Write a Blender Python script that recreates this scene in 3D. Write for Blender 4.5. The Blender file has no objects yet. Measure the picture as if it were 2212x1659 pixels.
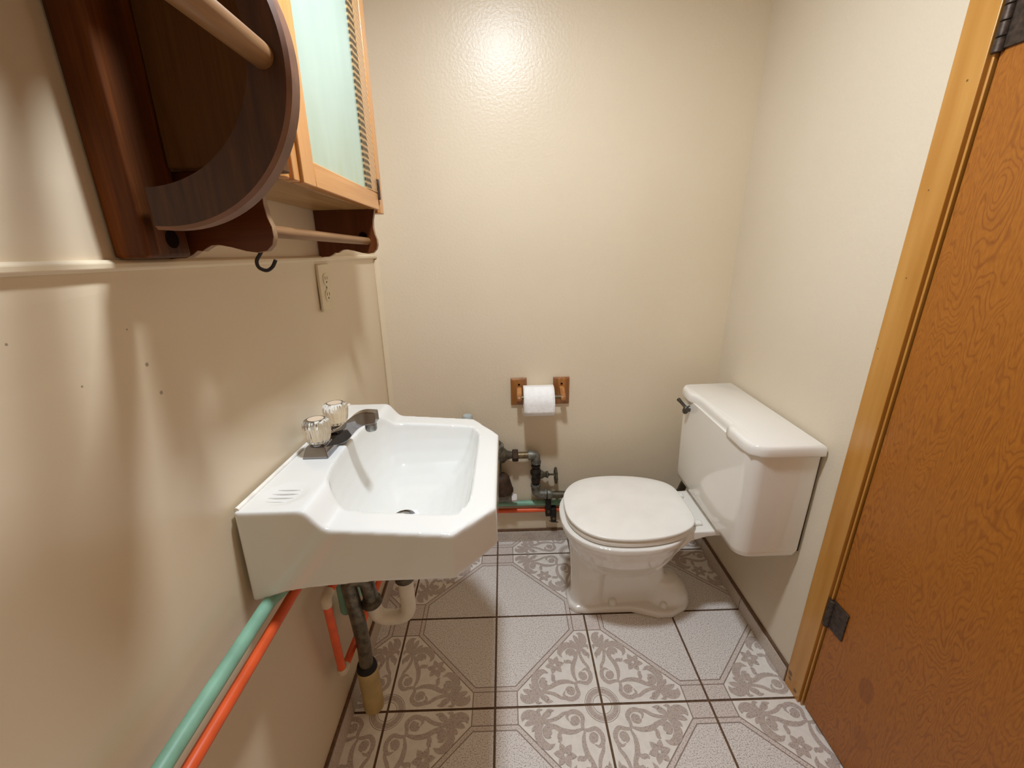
import bpy, bmesh, math, random
from mathutils import Vector, Matrix
sc = bpy.context.scene
COL = sc.collection
PI = math.pi

# ---------------------------------------------------------------- camera
F_PX, PITCH, YAW, ROLL = 929.06, 0.3439, 0.0125, -0.0220
cp, sp, cy, sy, cr, sr = math.cos(PITCH), math.sin(PITCH), math.cos(YAW), math.sin(YAW), math.cos(ROLL), math.sin(ROLL)
fw = Vector((sy*cp, cy*cp, -sp)); ri0 = Vector((cy, -sy, 0)); up0 = ri0.cross(fw)
ri = ri0*cr + up0*sr; up = -ri0*sr + up0*cr
cam_data = bpy.data.cameras.new('camera'); cam = bpy.data.objects.new('camera', cam_data); COL.objects.link(cam)
cam_data.sensor_width = 36.0; cam_data.lens = F_PX/2212*36.0; cam_data.clip_start = 0.01
M = Matrix((ri, up, -fw)).transposed().to_4x4(); M.translation = Vector((0.4409, -1.5392, 1.2763))
cam.matrix_world = M
sc.camera = cam

# ---------------------------------------------------------------- world, light, exposure
w = bpy.data.worlds.new('world'); sc.world = w; w.use_nodes = True
w.node_tree.nodes['Background'].inputs[0].default_value = (0.9, 0.8, 0.65, 1)
w.node_tree.nodes['Background'].inputs[1].default_value = 0.0
LX, LY, LZ = 0.45, -0.81, 2.075
def area(name, loc, power, color, size, rot=(0, 0, 0), shape='DISK', size_y=None):
    l = bpy.data.lights.new(name, 'AREA'); l.shape = shape; l.size = size; l.energy = power; l.color = color
    if size_y: l.size_y = size_y
    o = bpy.data.objects.new(name, l); COL.objects.link(o); o.location = loc; o.rotation_euler = rot; return o
area('ceiling_lamp_light', (LX, LY, LZ-0.008), 16.2, (0.90, 1.0, 1.10), 0.125)
# weak fill added behind the camera; the front wall has no doorway
area('fill_light', (0.62, -2.12, 1.3), 0.3, (1.0, 0.96, 0.9), 0.7, (PI/2, 0, 0), 'RECTANGLE', 1.5)
sc.view_settings.view_transform = 'Standard'; sc.view_settings.look = 'None'
sc.view_settings.gamma = 1.0; sc.view_settings.exposure = 0.0; sc.view_settings.use_curve_mapping = False
sc.cycles.max_bounces = 10; sc.cycles.diffuse_bounces = 6; sc.cycles.use_denoising = True

# ---------------------------------------------------------------- material helpers
def lin(c):
    return tuple(((x/255)/12.92 if x/255 <= 0.04045 else ((x/255+0.055)/1.055)**2.4) for x in c)+(1,)
class NT:
    def __init__(s, name):
        s.m = bpy.data.materials.new(name); s.m.use_nodes = True; s.t = s.m.node_tree
        s.b = s.t.nodes['Principled BSDF']; s.geo = None
    def n(s, typ, **kw):
        nd = s.t.nodes.new(typ)
        for k, v in kw.items():
            if k.startswith('i_'): nd.inputs[k[2:].replace('_', ' ')].default_value = v
            else: setattr(nd, k, v)
        return nd
    def l(s, a, b): s.t.links.new(a, b)
    def pos(s, scale=(1, 1, 1), rot=(0, 0, 0), coord='Object'):
        tc = s.n('ShaderNodeTexCoord'); mp = s.n('ShaderNodeMapping'); s.l(tc.outputs[coord], mp.inputs[0])
        mp.inputs['Scale'].default_value = scale; mp.inputs['Rotation'].default_value = rot; return mp.outputs[0]
    def noise(s, vec, scale, detail=3, rough=0.5, dist=0.0):
        nd = s.n('ShaderNodeTexNoise'); nd.inputs['Scale'].default_value = scale; nd.inputs['Detail'].default_value = detail
        nd.inputs['Roughness'].default_value = rough; nd.inputs['Distortion'].default_value = dist
        s.l(vec, nd.inputs['Vector']); return nd.outputs['Fac']
    def ramp(s, fac, stops):
        r = s.n('ShaderNodeValToRGB'); e = r.color_ramp.elements
        while len(e) < len(stops): e.new(0.5)
        for x, (p, c) in zip(e, stops): x.position = p; x.color = c if len(c) == 4 else lin(c)
        s.l(fac, r.inputs[0]); return r.outputs[0]
    def math(s, op, a, b=None, c=None):
        nd = s.n('ShaderNodeMath', operation=op)
        for i, v in enumerate((a, b, c)):
            if v is None: continue
            if isinstance(v, (int, float)): nd.inputs[i].default_value = v
            else: s.l(v, nd.inputs[i])
        return nd.outputs[0]
    def mix(s, fac, a, b, blend='MIX'):
        nd = s.n('ShaderNodeMix', data_type='RGBA', blend_type=blend)
        for i, v in ((0, fac), (6, a), (7, b)):
            if isinstance(v, (int, float)): nd.inputs[i].default_value = v
            elif isinstance(v, tuple): nd.inputs[i].default_value = v
            else: s.l(v, nd.inputs[i])
        return nd.outputs[2]
    def bump(s, h, strength=0.2, dist=0.002):
        nd = s.n('ShaderNodeBump'); nd.inputs['Strength'].default_value = strength; nd.inputs['Distance'].default_value = dist
        s.l(h, nd.inputs['Height']); s.l(nd.outputs[0], s.b.inputs['Normal'])
    def set(s, color=None, rough=None, metal=None, spec=None, coat=None, coat_rough=None):
        if color is not None:
            if isinstance(color, tuple): s.b.inputs['Base Color'].default_value = color
            else: s.l(color, s.b.inputs['Base Color'])
        if rough is not None:
            if isinstance(rough, (int, float)): s.b.inputs['Roughness'].default_value = rough
            else: s.l(rough, s.b.inputs['Roughness'])
        if metal is not None: s.b.inputs['Metallic'].default_value = metal
        if spec is not None: s.b.inputs['Specular IOR Level'].default_value = spec
        if coat is not None: s.b.inputs['Coat Weight'].default_value = coat
        if coat_rough is not None: s.b.inputs['Coat Roughness'].default_value = coat_rough
        return s.m

def paint(name, c1, c2, rough, bump=0.25, scale=55, spec=0.5):
    m = NT(name); p = m.pos(); n1 = m.noise(p, 2.2, 3); n2 = m.noise(p, scale, 3, 0.55)
    m.bump(n2, bump, 0.004)
    return m.set(m.ramp(n1, [(0.3, c1), (0.7, c2)]), rough, spec=spec)
def plain(name, c, rough=0.5, metal=0, var=0.08, scale=30, bump=0.0, coat=None, spec=None):
    m = NT(name); p = m.pos(); n = m.noise(p, scale, 4)
    c2 = tuple(max(0, x*(1-var)) for x in c); c1 = tuple(min(255, x*(1+var*0.5)) for x in c)
    if bump: m.bump(n, bump, 0.002)
    return m.set(m.ramp(n, [(0.3, c1), (0.7, c2)]), rough, metal, coat=coat, spec=spec)
def wood(name, light, dark, axis=2, rings=9, rough=0.35, stretch=9, coat=0.3, freq=1.0, bump=0.05):
    m = NT(name); s = [stretch*freq]*3; s[axis] = freq; p = m.pos(tuple(s))
    n1 = m.noise(p, 2.0, 3, 0.5, 0.6); w1 = m.math('PINGPONG', m.math('MULTIPLY', n1, rings), 1.0)
    s2 = [90*freq]*3; s2[axis] = 3*freq; n2 = m.noise(m.pos(tuple(s2)), 3.0, 4, 0.6)
    a = m.math('ADD', m.math('MULTIPLY', w1, 0.6), m.math('MULTIPLY', n2, 0.55))
    mid = tuple((x+y)/2 for x, y in zip(light, dark))
    col = m.ramp(a, [(0.2, light), (0.55, mid), (0.95, dark)])
    if bump: m.bump(n2, bump, 0.001)
    return m.set(col, rough, coat=coat, coat_rough=0.25, spec=0.25 if coat < 0.2 else 0.5)

MAT = {}
MAT['wall'] = paint('cream_wall_paint', (226, 209, 183), (221, 204, 177), 0.33, 0.20, 115, 0.42)
MAT['wall_flat'] = paint('cream_wall_paint_matt', (223, 209, 187), (218, 204, 181), 0.62, 0.18, 160)
def left_wall():
    m = NT('glossy_cream_panel_paint'); p = m.pos(); n1 = m.noise(p, 2.0, 2); n2 = m.noise(p, 60, 3)
    base = m.ramp(n1, [(0.3, (224, 206, 178)), (0.7, (218, 200, 171))])
    tc = m.n('ShaderNodeTexCoord')
    flat = m.n('ShaderNodeVectorMath', operation='MULTIPLY'); m.l(tc.outputs['Object'], flat.inputs[0]); flat.inputs[1].default_value = (0, 1, 1)
    for (y, z, r) in ((-1.0215, 1.129, .0032), (-1.0128, 1.0886, .0032), (-1.1077, 1.1314, .0016), (-1.16, 1.19, .0016), (-1.035, 1.176, .0015)):
        d = m.n('ShaderNodeVectorMath', operation='DISTANCE'); m.l(flat.outputs[0], d.inputs[0]); d.inputs[1].default_value = (0, y, z)
        f = m.ramp(m.math('DIVIDE', d.outputs['Value'], r), [(0.6, (255, 255, 255)), (1.0, (0, 0, 0))])
        base = m.mix(m.math('MULTIPLY', f, 0.75), base, lin((128, 108, 82)))
    m.bump(n2, 0.08, 0.002)
    return m.set(base, 0.30, spec=0.5)
MAT['wall_left'] = left_wall()
MAT['ceiling'] = paint('ceiling_paint', (205, 194, 172), (200, 188, 166), 0.8, 0.1)
MAT['trim_cream'] = paint('cream_trim_paint', (228, 210, 180), (220, 201, 170), 0.35, 0.1)

def granite(name, base, speck, amount=0.5, rough=0.42):
    m = NT(name); p = m.pos()
    n1 = m.noise(p, 300, 3, 0.65); n2 = m.noise(p, 500, 1, 0.6); n3 = m.noise(p, 9, 3)
    mid = tuple(x*0.62+y*0.38 for x, y in zip(base, speck))
    c = m.ramp(n1, [(0.35, speck), (0.42, mid), (0.485, base), (0.8, tuple(min(255, x*1.03) for x in base))])
    c = m.mix(m.math('MULTIPLY', m.math('GREATER_THAN', n2, 0.63), amount), c, lin(tuple(x*0.8 for x in speck)))
    c = m.mix(m.math('MULTIPLY', n3, 0.15), c, lin(tuple(x*0.9 for x in base)))
    m.bump(n1, 0.05, 0.0005)
    return m.set(c, rough)
MAT['tile'] = granite('speckled_floor_tile', (236, 229, 223), (140, 124, 115), 0.6)
MAT['tile_pink'] = granite('speckled_tile_band', (226, 214, 206), (148, 130, 120), 0.45)
MAT['tile_base'] = granite('baseboard_tile', (206, 193, 180), (168, 150, 138), 0.2)
MAT['tile_white'] = plain('tile_medallion_ground', (240, 233, 224), 0.40, var=0.03, scale=60)
MAT['tile_scroll'] = granite('tile_scroll_print', (200, 185, 175), (150, 132, 122), 0.3)
MAT['tile_line'] = plain('tile_border_line', (150, 132, 120), 0.45, var=0.05)
MAT['grout'] = plain('brown_grout', (112, 84, 60), 0.85, var=0.15, scale=90, bump=0.3)
def porcelain(name, c):
    m = NT(name); n = m.noise(m.pos(), 6, 2)
    return m.set(m.ramp(n, [(0.3, c), (0.7, tuple(x*0.985 for x in c))]), 0.09, spec=0.5, coat=0.4, coat_rough=0.04)
MAT['sink'] = porcelain('white_sink_porcelain', (230, 229, 224))
MAT['toilet'] = porcelain('white_toilet_porcelain', (240, 235, 227))
MAT['seat'] = plain('white_toilet_seat_plastic', (244, 240, 232), 0.28, var=0.02, scale=12)
MAT['chrome'] = plain('chrome', (150, 150, 154), 0.055, 1, var=0.04, scale=40)
MAT['chrome_dull'] = plain('dull_chrome', (150, 150, 148), 0.33, 1, var=0.35, scale=90, bump=0.1)
def acrylic():
    m = NT('clear_acrylic'); m.b.inputs['Transmission Weight'].default_value = 1.0; m.b.inputs['IOR'].default_value = 1.45
    n = m.noise(m.pos(), 20, 1)
    return m.set(m.ramp(n, [(0, (255, 255, 253)), (1, (253, 252, 249))]), 0.03)
MAT['acrylic'] = acrylic()
MAT['gold'] = plain('amber_disc', (206, 186, 162), 0.4, 0.0)
MAT['pewter'] = plain('dark_pewter', (92, 88, 80), 0.4, 0.7, var=0.3, scale=90)
MAT['black'] = plain('black_rubber', (22, 18, 16), 0.7)
MAT['hole'] = plain('dark_hole', (26, 14, 8), 0.95, spec=0.05)
MAT['oak'] = wood('honey_oak', (196, 132, 68), (140, 84, 36), 2, 6, 0.35)
MAT['oak_dark'] = wood('oak_plate', (176, 116, 58), (124, 74, 30), 2, 6, 0.35)
MAT['pine'] = wood('honey_pine', (214, 154, 90), (186, 124, 62), 2, 3, 0.30, 10)
MAT['pine_h'] = wood('honey_pine_rail', (214, 154, 90), (186, 124, 62), 1, 3, 0.30, 10)
MAT['pine_under'] = wood('pine_underside', (188, 146, 90), (146, 104, 56), 1, 3, 0.5, 10)
MAT['stain'] = wood('walnut_stained_wood', (98, 50, 20), (62, 28, 10), 2, 4, 0.38, 10, 0.1)
MAT['stain_red'] = wood('red_brown_stained_wood', (118, 62, 20), (86, 40, 11), 0, 2, 0.38, 10, 0.1)
MAT['stain_post'] = wood('chestnut_stained_post', (122, 64, 14), (52, 24, 4), 2, 3, 0.55, 10, 0.0)
MAT['edge'] = plain('worn_wood_edge', (150, 118, 84), 0.5, var=0.2, scale=60)
MAT['dowel'] = wood('dowel_wood', (160, 120, 80), (112, 78, 48), 1, 3, 0.45, 10, 0.1)
MAT['olive'] = wood('dark_olive_stained_panel', (128, 84, 34), (84, 50, 18), 2, 2, 0.5, 8, 0.0)
def ring_face():
    m = NT('dark_walnut_ring'); p = m.pos((30, 30, 3)); n = m.noise(p, 4, 4, 0.6)
    return m.set(m.ramp(n, [(0.3, (80, 42, 16)), (0.7, (50, 23, 7))]), 0.5)
MAT['ring'] = ring_face()
MAT['ring_edge'] = plain('ring_worn_edge', (128, 90, 70), 0.45, var=0.15, scale=30)
def light_ripple():
    m = NT('honey_pine_light_ripples'); p = m.pos((1, 2, 1), (0.5, 0, 0)); wv = m.n('ShaderNodeTexWave', bands_direction='Z')
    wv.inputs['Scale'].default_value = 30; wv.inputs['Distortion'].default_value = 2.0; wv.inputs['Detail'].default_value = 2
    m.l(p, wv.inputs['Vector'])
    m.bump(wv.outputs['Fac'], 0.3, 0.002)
    return m.set(m.ramp(wv.outputs['Fac'], [(0.15, (92, 58, 26)), (0.45, (196, 138, 80)), (0.9, (236, 186, 128))]), 0.3, coat=0.3)  # stripes paint reflected light ripples into the colour of the stile
MAT['light_ripple'] = light_ripple()
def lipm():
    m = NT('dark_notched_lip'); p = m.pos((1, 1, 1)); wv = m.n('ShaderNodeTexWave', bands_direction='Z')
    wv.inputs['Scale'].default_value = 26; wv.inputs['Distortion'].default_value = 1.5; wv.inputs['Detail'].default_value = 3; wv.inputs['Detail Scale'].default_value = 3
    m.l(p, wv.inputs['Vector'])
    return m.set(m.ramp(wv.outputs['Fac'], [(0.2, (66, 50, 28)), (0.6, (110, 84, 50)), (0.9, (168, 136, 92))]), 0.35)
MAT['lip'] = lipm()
def mirrorm():
    m = NT('hazy_mirror'); m.b.inputs['Metallic'].default_value = 0.0
    tc = m.n('ShaderNodeTexCoord'); sx = m.n('ShaderNodeSeparateXYZ'); m.l(tc.outputs['Object'], sx.inputs[0])
    p = m.pos((1, 3, 1)); n = m.noise(p, 3, 2, 0.5); streak = m.noise(m.pos((1, 12, 3)), 3, 3)
    low = m.math('SUBTRACT', 0.20, sx.outputs['Z'])          # grime gathers along the lower edge of the glass
    low = m.math('MULTIPLY', m.math('MAXIMUM', low, 0), 7.0)
    f = m.math('MINIMUM', m.math('MULTIPLY', low, m.math('POWER', streak, 1.6)), 0.8)
    base = m.ramp(n, [(0.3, (186, 206, 194)), (0.7, (172, 194, 183))])
    col = m.mix(f, base, lin((176, 180, 128)))
    d = m.n('ShaderNodeBsdfDiffuse'); m.l(col, d.inputs[0])
    g = m.n('ShaderNodeBsdfGlossy'); g.inputs['Color'].default_value = lin((226, 240, 232)); g.inputs['Roughness'].default_value = 0.12
    mx = m.n('ShaderNodeMixShader'); mx.inputs[0].default_value = 0.45; m.l(d.outputs[0], mx.inputs[1]); m.l(g.outputs[0], mx.inputs[2])
    m.l(mx.outputs[0], m.t.nodes['Material Output'].inputs[0]); return m.m
MAT['mirror'] = mirrorm()
def doorm():
    m = NT('fir_plywood_door'); tc = m.n('ShaderNodeTexCoord')
    p = m.pos((5.6, 5.6, 1.0)); n = m.noise(p, 1.6, 3, 0.5, 0.3)
    p2 = m.pos((8, 8, 3.2)); nn = m.noise(p2, 2.2, 2, 0.5, 0.2)
    a = m.math('ADD', m.math('MULTIPLY', n, 52), m.math('MULTIPLY', nn, 9)); s = m.math('ABSOLUTE', m.math('SUBTRACT', m.math('FRACT', a), 0.5))
    patch = m.noise(m.pos((3, 3, 1.2)), 3, 3)
    k = m.math('MULTIPLY', m.ramp(s, [(0.02, (255, 255, 255)), (0.22, (40, 40, 40)), (0.32, (0, 0, 0))]), m.math('MINIMUM', m.math('MULTIPLY', patch, 1.5), 1))
    fine = m.noise(m.pos((60, 60, 14)), 6, 3)
    base = m.ramp(fine, [(0.3, (172, 104, 24)), (0.7, (156, 90, 16))])
    col = m.mix(m.math('MULTIPLY', k, 0.48), base, lin((108, 44, 4)))
    for (y, z, ry, rz, st) in ((-0.862, 0.262, .022, .036, .38), (-0.885, 0.135, .022, .034, .20)):   # plywood patches
        v = m.n('ShaderNodeVectorMath', operation='SUBTRACT'); m.l(tc.outputs['Object'], v.inputs[0]); v.inputs[1].default_value = (0, y, z)
        v2 = m.n('ShaderNodeVectorMath', operation='MULTIPLY'); m.l(v.outputs[0], v2.inputs[0]); v2.inputs[1].default_value = (0, 1/ry, 1/rz)
        ln = m.n('ShaderNodeVectorMath', operation='LENGTH'); m.l(v2.outputs[0], ln.inputs[0])
        f = m.ramp(ln.outputs['Value'], [(0.80, (255, 255, 255)), (1.0, (0, 0, 0))])
        col = m.mix(m.math('MULTIPLY', f, st), col, lin((104, 46, 12)))
    return m.set(col, 0.42, coat=0.12, coat_rough=0.35)
MAT['door'] = doorm()
def frame_wood():
    m = NT('varnished_pine_jamb'); p = m.pos((14, 14, 1.2)); n = m.noise(p, 2.2, 3); tc = m.n('ShaderNodeTexCoord')
    base = m.ramp(n, [(0.3, (200, 144, 68)), (0.7, (180, 120, 40))])
    for (y, z, r) in ((-0.665, 0.052, .011), (-0.695, 0.022, .008), (-0.668, 0.035, .008), (-0.69, 1.50, .0025), (-0.675, 1.33, .002), (-0.68, 1.17, .002), (-0.66, 1.02, .002)):
        d = m.n('ShaderNodeVectorMath', operation='DISTANCE'); m.l(tc.outputs['Object'], d.inputs[0]); d.inputs[1].default_value = (1.2392, y, z)
        f = m.ramp(m.math('DIVIDE', d.outputs['Value'], r), [(0.5, (255, 255, 255)), (1.0, (0, 0, 0))])
        base = m.mix(m.math('MULTIPLY', f, 0.8), base, lin((52, 24, 8)))
    return m.set(base, 0.3, coat=0.3, coat_rough=0.2)
MAT['jamb'] = frame_wood()
MAT['hinge'] = plain('bronze_hinge_metal', (78, 66, 58), 0.42, 0.6, var=0.3, scale=120, bump=0.2)
MAT['iron'] = plain('blackened_iron', (46, 38, 32), 0.5, 0.4, var=0.4, scale=80, bump=0.3)
def galv(name, c, rough=0.5, metal=0.55):
    m = NT(name); p = m.pos(); n = m.noise(p, 45, 5, 0.7); n2 = m.noise(p, 160, 3)
    m.bump(n2, 0.35, 0.001)
    return m.set(m.ramp(n, [(0.3, tuple(x*0.62 for x in c)), (0.5, c), (0.72, tuple(min(255, x*1.25) for x in c))]), rough, metal)
MAT['galv'] = galv('galvanised_fitting', (118, 116, 106))
MAT['galv_dark'] = galv('aged_pipe_metal', (92, 84, 68))
MAT['brown_metal'] = galv('rusty_brown_metal', (66, 46, 30), 0.7, 0.2)
MAT['brass'] = galv('dull_brass_nipple', (112, 94, 66), 0.42, 0.5)
MAT['steel_trap'] = galv('tarnished_trap_tube', (112, 106, 92), 0.38, 0.65)
MAT['pvc'] = plain('white_pvc', (226, 216, 196), 0.35, var=0.05)
MAT['pvc_old'] = plain('yellowed_drain_pipe', (196, 172, 118), 0.5, var=0.12, scale=14)
MAT['green'] = plain('sea_green_pipe_paint', (132, 178, 152), 0.42, var=0.08, scale=25)
MAT['orange'] = plain('orange_pipe_paint', (232, 92, 40), 0.36, var=0.07, scale=25)
MAT['elbow'] = plain('cream_painted_elbow', (214, 196, 168), 0.5)
MAT['cap_blue'] = plain('pale_grey_cap', (178, 186, 184), 0.4)
MAT['white_cap'] = plain('white_plastic_plug', (232, 224, 222), 0.4)
MAT['outlet'] = plain('ivory_outlet_plastic', (222, 206, 172), 0.35, var=0.02)
MAT['outlet_white'] = plain('white_sealant', (236, 230, 220), 0.4)
MAT['slot'] = plain('outlet_slot', (50, 36, 24), 0.7)
def tissue():
    m = NT('tissue_paper'); n = m.noise(m.pos(), 70, 3); n2 = m.noise(m.pos((1, 1, 1)), 30, 2, 0.5, 2.0); m.bump(m.math('ADD', n, n2), 0.5, 0.003)
    return m.set(m.ramp(n, [(0.3, (250, 248, 246)), (0.7, (244, 241, 238))]), 0.9)
MAT['tissue'] = tissue()
MAT['diffuser'] = NT('lamp_diffuser').m
_b = MAT['diffuser'].node_tree.nodes['Principled BSDF']; _b.inputs['Emission Color'].default_value = (1, .86, .66, 1); _b.inputs['Emission Strength'].default_value = 2.0

# ---------------------------------------------------------------- mesh helpers
def link(name, me, mats, parent=None, smooth=False, autosmooth=None):
    o = bpy.data.objects.new(name, me); COL.objects.link(o)
    for m in (mats if isinstance(mats, (list, tuple)) else [mats]): me.materials.append(MAT[m])
    if smooth:
        for p in me.polygons: p.use_smooth = True
    if autosmooth is not None:
        me.set_sharp_from_angle(angle=math.radians(autosmooth))
    if parent: o.parent = parent
    return o
def obj(name, bm, mats, parent=None, smooth=False, autosmooth=None, bevel=None, seg=2, subsurf=0):
    bmesh.ops.recalc_face_normals(bm, faces=bm.faces[:])
    me = bpy.data.meshes.new(name); bm.to_mesh(me); bm.free()
    o = link(name, me, mats, parent, smooth or bool(subsurf) or autosmooth is not None, autosmooth)
    if bevel:
        b = o.modifiers.new('bevel', 'BEVEL'); b.width = bevel; b.segments = seg; b.limit_method = 'ANGLE'; b.angle_limit = math.radians(35)
        for p in me.polygons: p.use_smooth = True
        me.set_sharp_from_angle(angle=math.radians(40))
        b.harden_normals = False
    if subsurf:
        s = o.modifiers.new('sub', 'SUBSURF'); s.levels = subsurf; s.render_levels = subsurf
    return o
def BM(): return bmesh.new()
def box(bm, x0, x1, y0, y1, z0, z1, mi=0):
    vs = [bm.verts.new((x, y, z)) for x in (x0, x1) for y in (y0, y1) for z in (z0, z1)]
    for f in ((0, 1, 3, 2), (4, 6, 7, 5), (0, 4, 5, 1), (2, 3, 7, 6), (0, 2, 6, 4), (1, 5, 7, 3)):
        bm.faces.new([vs[i] for i in f]).material_index = mi
    return vs
def prism(bm, pts, axis, a, b, mi=0, side_mi=None):
    """pts: 2D outline in the two remaining axes (order x,y,z minus axis); extruded from a to b along axis"""
    def P(p, t):
        l = list(p); l.insert(axis, t); return l
    A = [bm.verts.new(P(p, a)) for p in pts]; B = [bm.verts.new(P(p, b)) for p in pts]
    bm.faces.new(A).material_index = mi; bm.faces.new(B[::-1]).material_index = mi
    n = len(pts)
    for i in range(n):
        f = bm.faces.new((A[i], B[i], B[(i+1) % n], A[(i+1) % n])); f.material_index = mi if side_mi is None else side_mi
def loft(bm, rings, cap=True, mi=0):
    R = [[bm.verts.new(p) for p in r] for r in rings]; n = len(rings[0])
    for a, b in zip(R, R[1:]):
        for i in range(n): bm.faces.new((a[i], a[(i+1) % n], b[(i+1) % n], b[i])).material_index = mi
    if cap: bm.faces.new(R[0][::-1]).material_index = mi; bm.faces.new(R[-1]).material_index = mi
def frame_at(d):
    d = d.normalized(); a = Vector((0, 0, 1)) if abs(d.z) < 0.9 else Vector((1, 0, 0)); u = d.cross(a).normalized(); return u, d.cross(u)
def lathe(bm, p0, d, prof, n=24, mi=0):
    """prof: list of (distance along d, radius)"""
    p0 = Vector(p0); d = Vector(d).normalized(); u, v = frame_at(d)
    loft(bm, [[p0+d*t+(u*math.cos(2*PI*i/n)+v*math.sin(2*PI*i/n))*r for i in range(n)] for t, r in prof], True, mi)
def cyl(bm, a, b, r, n=20, mi=0):
    a, b = Vector(a), Vector(b); L = (b-a).length; lathe(bm, a, b-a, [(0, r), (L, r)], n, mi)
def round_path(pts, rad, seg=6):
    pts = [Vector(p) for p in pts]; out = [pts[0]]
    for i in range(1, len(pts)-1):
        p, q, r = pts[i-1], pts[i], pts[i+1]; a = (p-q); b = (r-q); rr = min(rad, a.length*0.48, b.length*0.48)
        s, e = q+a.normalized()*rr, q+b.normalized()*rr
        for k in range(seg+1):
            t = k/seg; out.append(s*(1-t)**2+q*2*t*(1-t)+e*t*t)
    out.append(pts[-1]); return out
def tube(bm, pts, r, n=16, mi=0):
    pts = [Vector(p) for p in pts]; rings = []; d = (pts[1]-pts[0]).normalized(); u, v = frame_at(d)
    for i, p in enumerate(pts):
        if i == 0: t = pts[1]-pts[0]
        elif i == len(pts)-1: t = pts[-1]-pts[-2]
        else: t = (pts[i+1]-p).normalized()+(p-pts[i-1]).normalized()
        t.normalize(); u = (u-t*u.dot(t)).normalized(); v = t.cross(u)
        rr = r[i] if isinstance(r, (list, tuple)) else r
        rings.append([p+(u*math.cos(2*PI*k/n)+v*math.sin(2*PI*k/n))*rr for k in range(n)])
    loft(bm, rings, True, mi)
def empty(name, loc=(0, 0, 0)):
    o = bpy.data.objects.new(name, None); COL.objects.link(o); o.location = loc; o.empty_display_size = 0.05; return o
def tag(o, label, cat, group=None):
    o['label'] = label; o['category'] = cat
    if group: o['group'] = group
    return o
def struct(o): o['kind'] = 'structure'; return o
def smooth_closed(pts, n=8):
    """Catmull-Rom closed curve through 2D points"""
    out = []; N = len(pts)
    for i in range(N):
        p0, p1, p2, p3 = [Vector(pts[(i+k-1) % N]) for k in range(4)]
        for j in range(n):
            t = j/n; out.append(tuple(0.5*((2*p1)+(p2-p0)*t+(2*p0-5*p1+4*p2-p3)*t*t+(3*p1-p0-3*p2+p3)*t**3)))
    return out
def catmull(pts, n=8):
    P = [Vector(p) for p in pts]; P = [2*P[0]-P[1]]+P+[2*P[-1]-P[-2]]; out = []
    for i in range(1, len(P)-2):
        p0, p1, p2, p3 = P[i-1:i+3]
        for j in range(n):
            t = j/n; out.append(0.5*((2*p1)+(p2-p0)*t+(2*p0-5*p1+4*p2-p3)*t*t+(3*p1-p0-3*p2+p3)*t**3))
    out.append(P[-2]); return out
def baked(name, bms, ops, mats, voxel, smooth_it, parent=None, extra=None):
    """join/boolean the closed shapes, then fuse and soften them like cast porcelain"""
    objs = []
    for b in bms:
        bmesh.ops.recalc_face_normals(b, faces=b.faces[:]); me = bpy.data.meshes.new('t'); b.to_mesh(me); b.free()
        o = bpy.data.objects.new('t', me); COL.objects.link(o); objs.append(o)
    base = objs[0]
    for o, op in zip(objs[1:], ops):
        md = base.modifiers.new('b', 'BOOLEAN'); md.operation = op; md.object = o; md.solver = 'EXACT'
    md = base.modifiers.new('r', 'REMESH'); md.mode = 'VOXEL'; md.voxel_size = voxel
    md = base.modifiers.new('s', 'SMOOTH'); md.factor = 0.5; md.iterations = smooth_it
    dg = bpy.context.evaluated_depsgraph_get(); me = bpy.data.meshes.new_from_object(base.evaluated_get(dg))
    for o in objs: bpy.data.objects.remove(o, do_unlink=True)
    me.name = name
    if extra:
        b = bmesh.new(); b.from_mesh(me); extra(b); b.to_mesh(me); b.free()
    me.materials.clear()
    return link(name, me, mats, parent, True)

# ================================================================ ROOM
W = 1.2451          # right wall
T = 0.305           # tile
TX, TY = 0.0784, -0.6988
YF = -2.2; ZC = 2.17

# ---- floor: tiles, grout, border lines and scroll medallions in one mesh
bm = BM()
X0, X1, Y0, Y1 = -0.06, W+0.06, YF, 0.03
def quad(pts, z, mi):
    bm.faces.new([bm.verts.new((x, y, z)) for x, y in pts]).material_index = mi
quad([(X0, Y0), (X1, Y0), (X1, Y1), (X0, Y1)], -0.0025, 1)
g = 0.0032
def clip_box(poly, x0, x1, y0, y1):
    for ax, lim, s in ((0, x0, 1), (0, x1, -1), (1, y0, 1), (1, y1, -1)):
        out = []
        for i in range(len(poly)):
            a, b = poly[i], poly[(i+1) % len(poly)]; ia, ib = s*(a[ax]-lim) >= 0, s*(b[ax]-lim) >= 0
            if ia: out.append(a)
            if ia != ib:
                t = (lim-a[ax])/(b[ax]-a[ax]); out.append((a[0]+(b[0]-a[0])*t, a[1]+(b[1]-a[1])*t))
        poly = out
        if not poly: return []
    return poly
def hp(poly, f):       # clip by f(x,y)>=0 , f linear
    out = []
    for i in range(len(poly)):
        a, b = poly[i], poly[(i+1) % len(poly)]; fa, fb = f(*a), f(*b)
        if fa >= 0: out.append(a)
        if (fa >= 0) != (fb >= 0):
            t = fa/(fa-fb); out.append((a[0]+(b[0]-a[0])*t, a[1]+(b[1]-a[1])*t))
    return out
gg = g/T
def tile_piece(cx, cy, qx, qy, poly, mi):
    """poly in quadrant coordinates (p,q in tiles, 0..1) of the medallion centred on grid crossing (cx,cy)"""
    poly = clip_box(poly, gg, 1-gg, gg, 1-gg)
    w = [(TX+(cx+qx*p)*T, TY+(cy+qy*q)*T) for p, q in poly]
    w = clip_box(w, X0, X1, Y0, Y1) if w else []
    if len(w) > 2: quad(w, 0.0, mi)
DI, AX, BW = 0.93, 0.145, 0.055       # diamond size, axis band, border width
S2 = math.sqrt(2)
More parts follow.
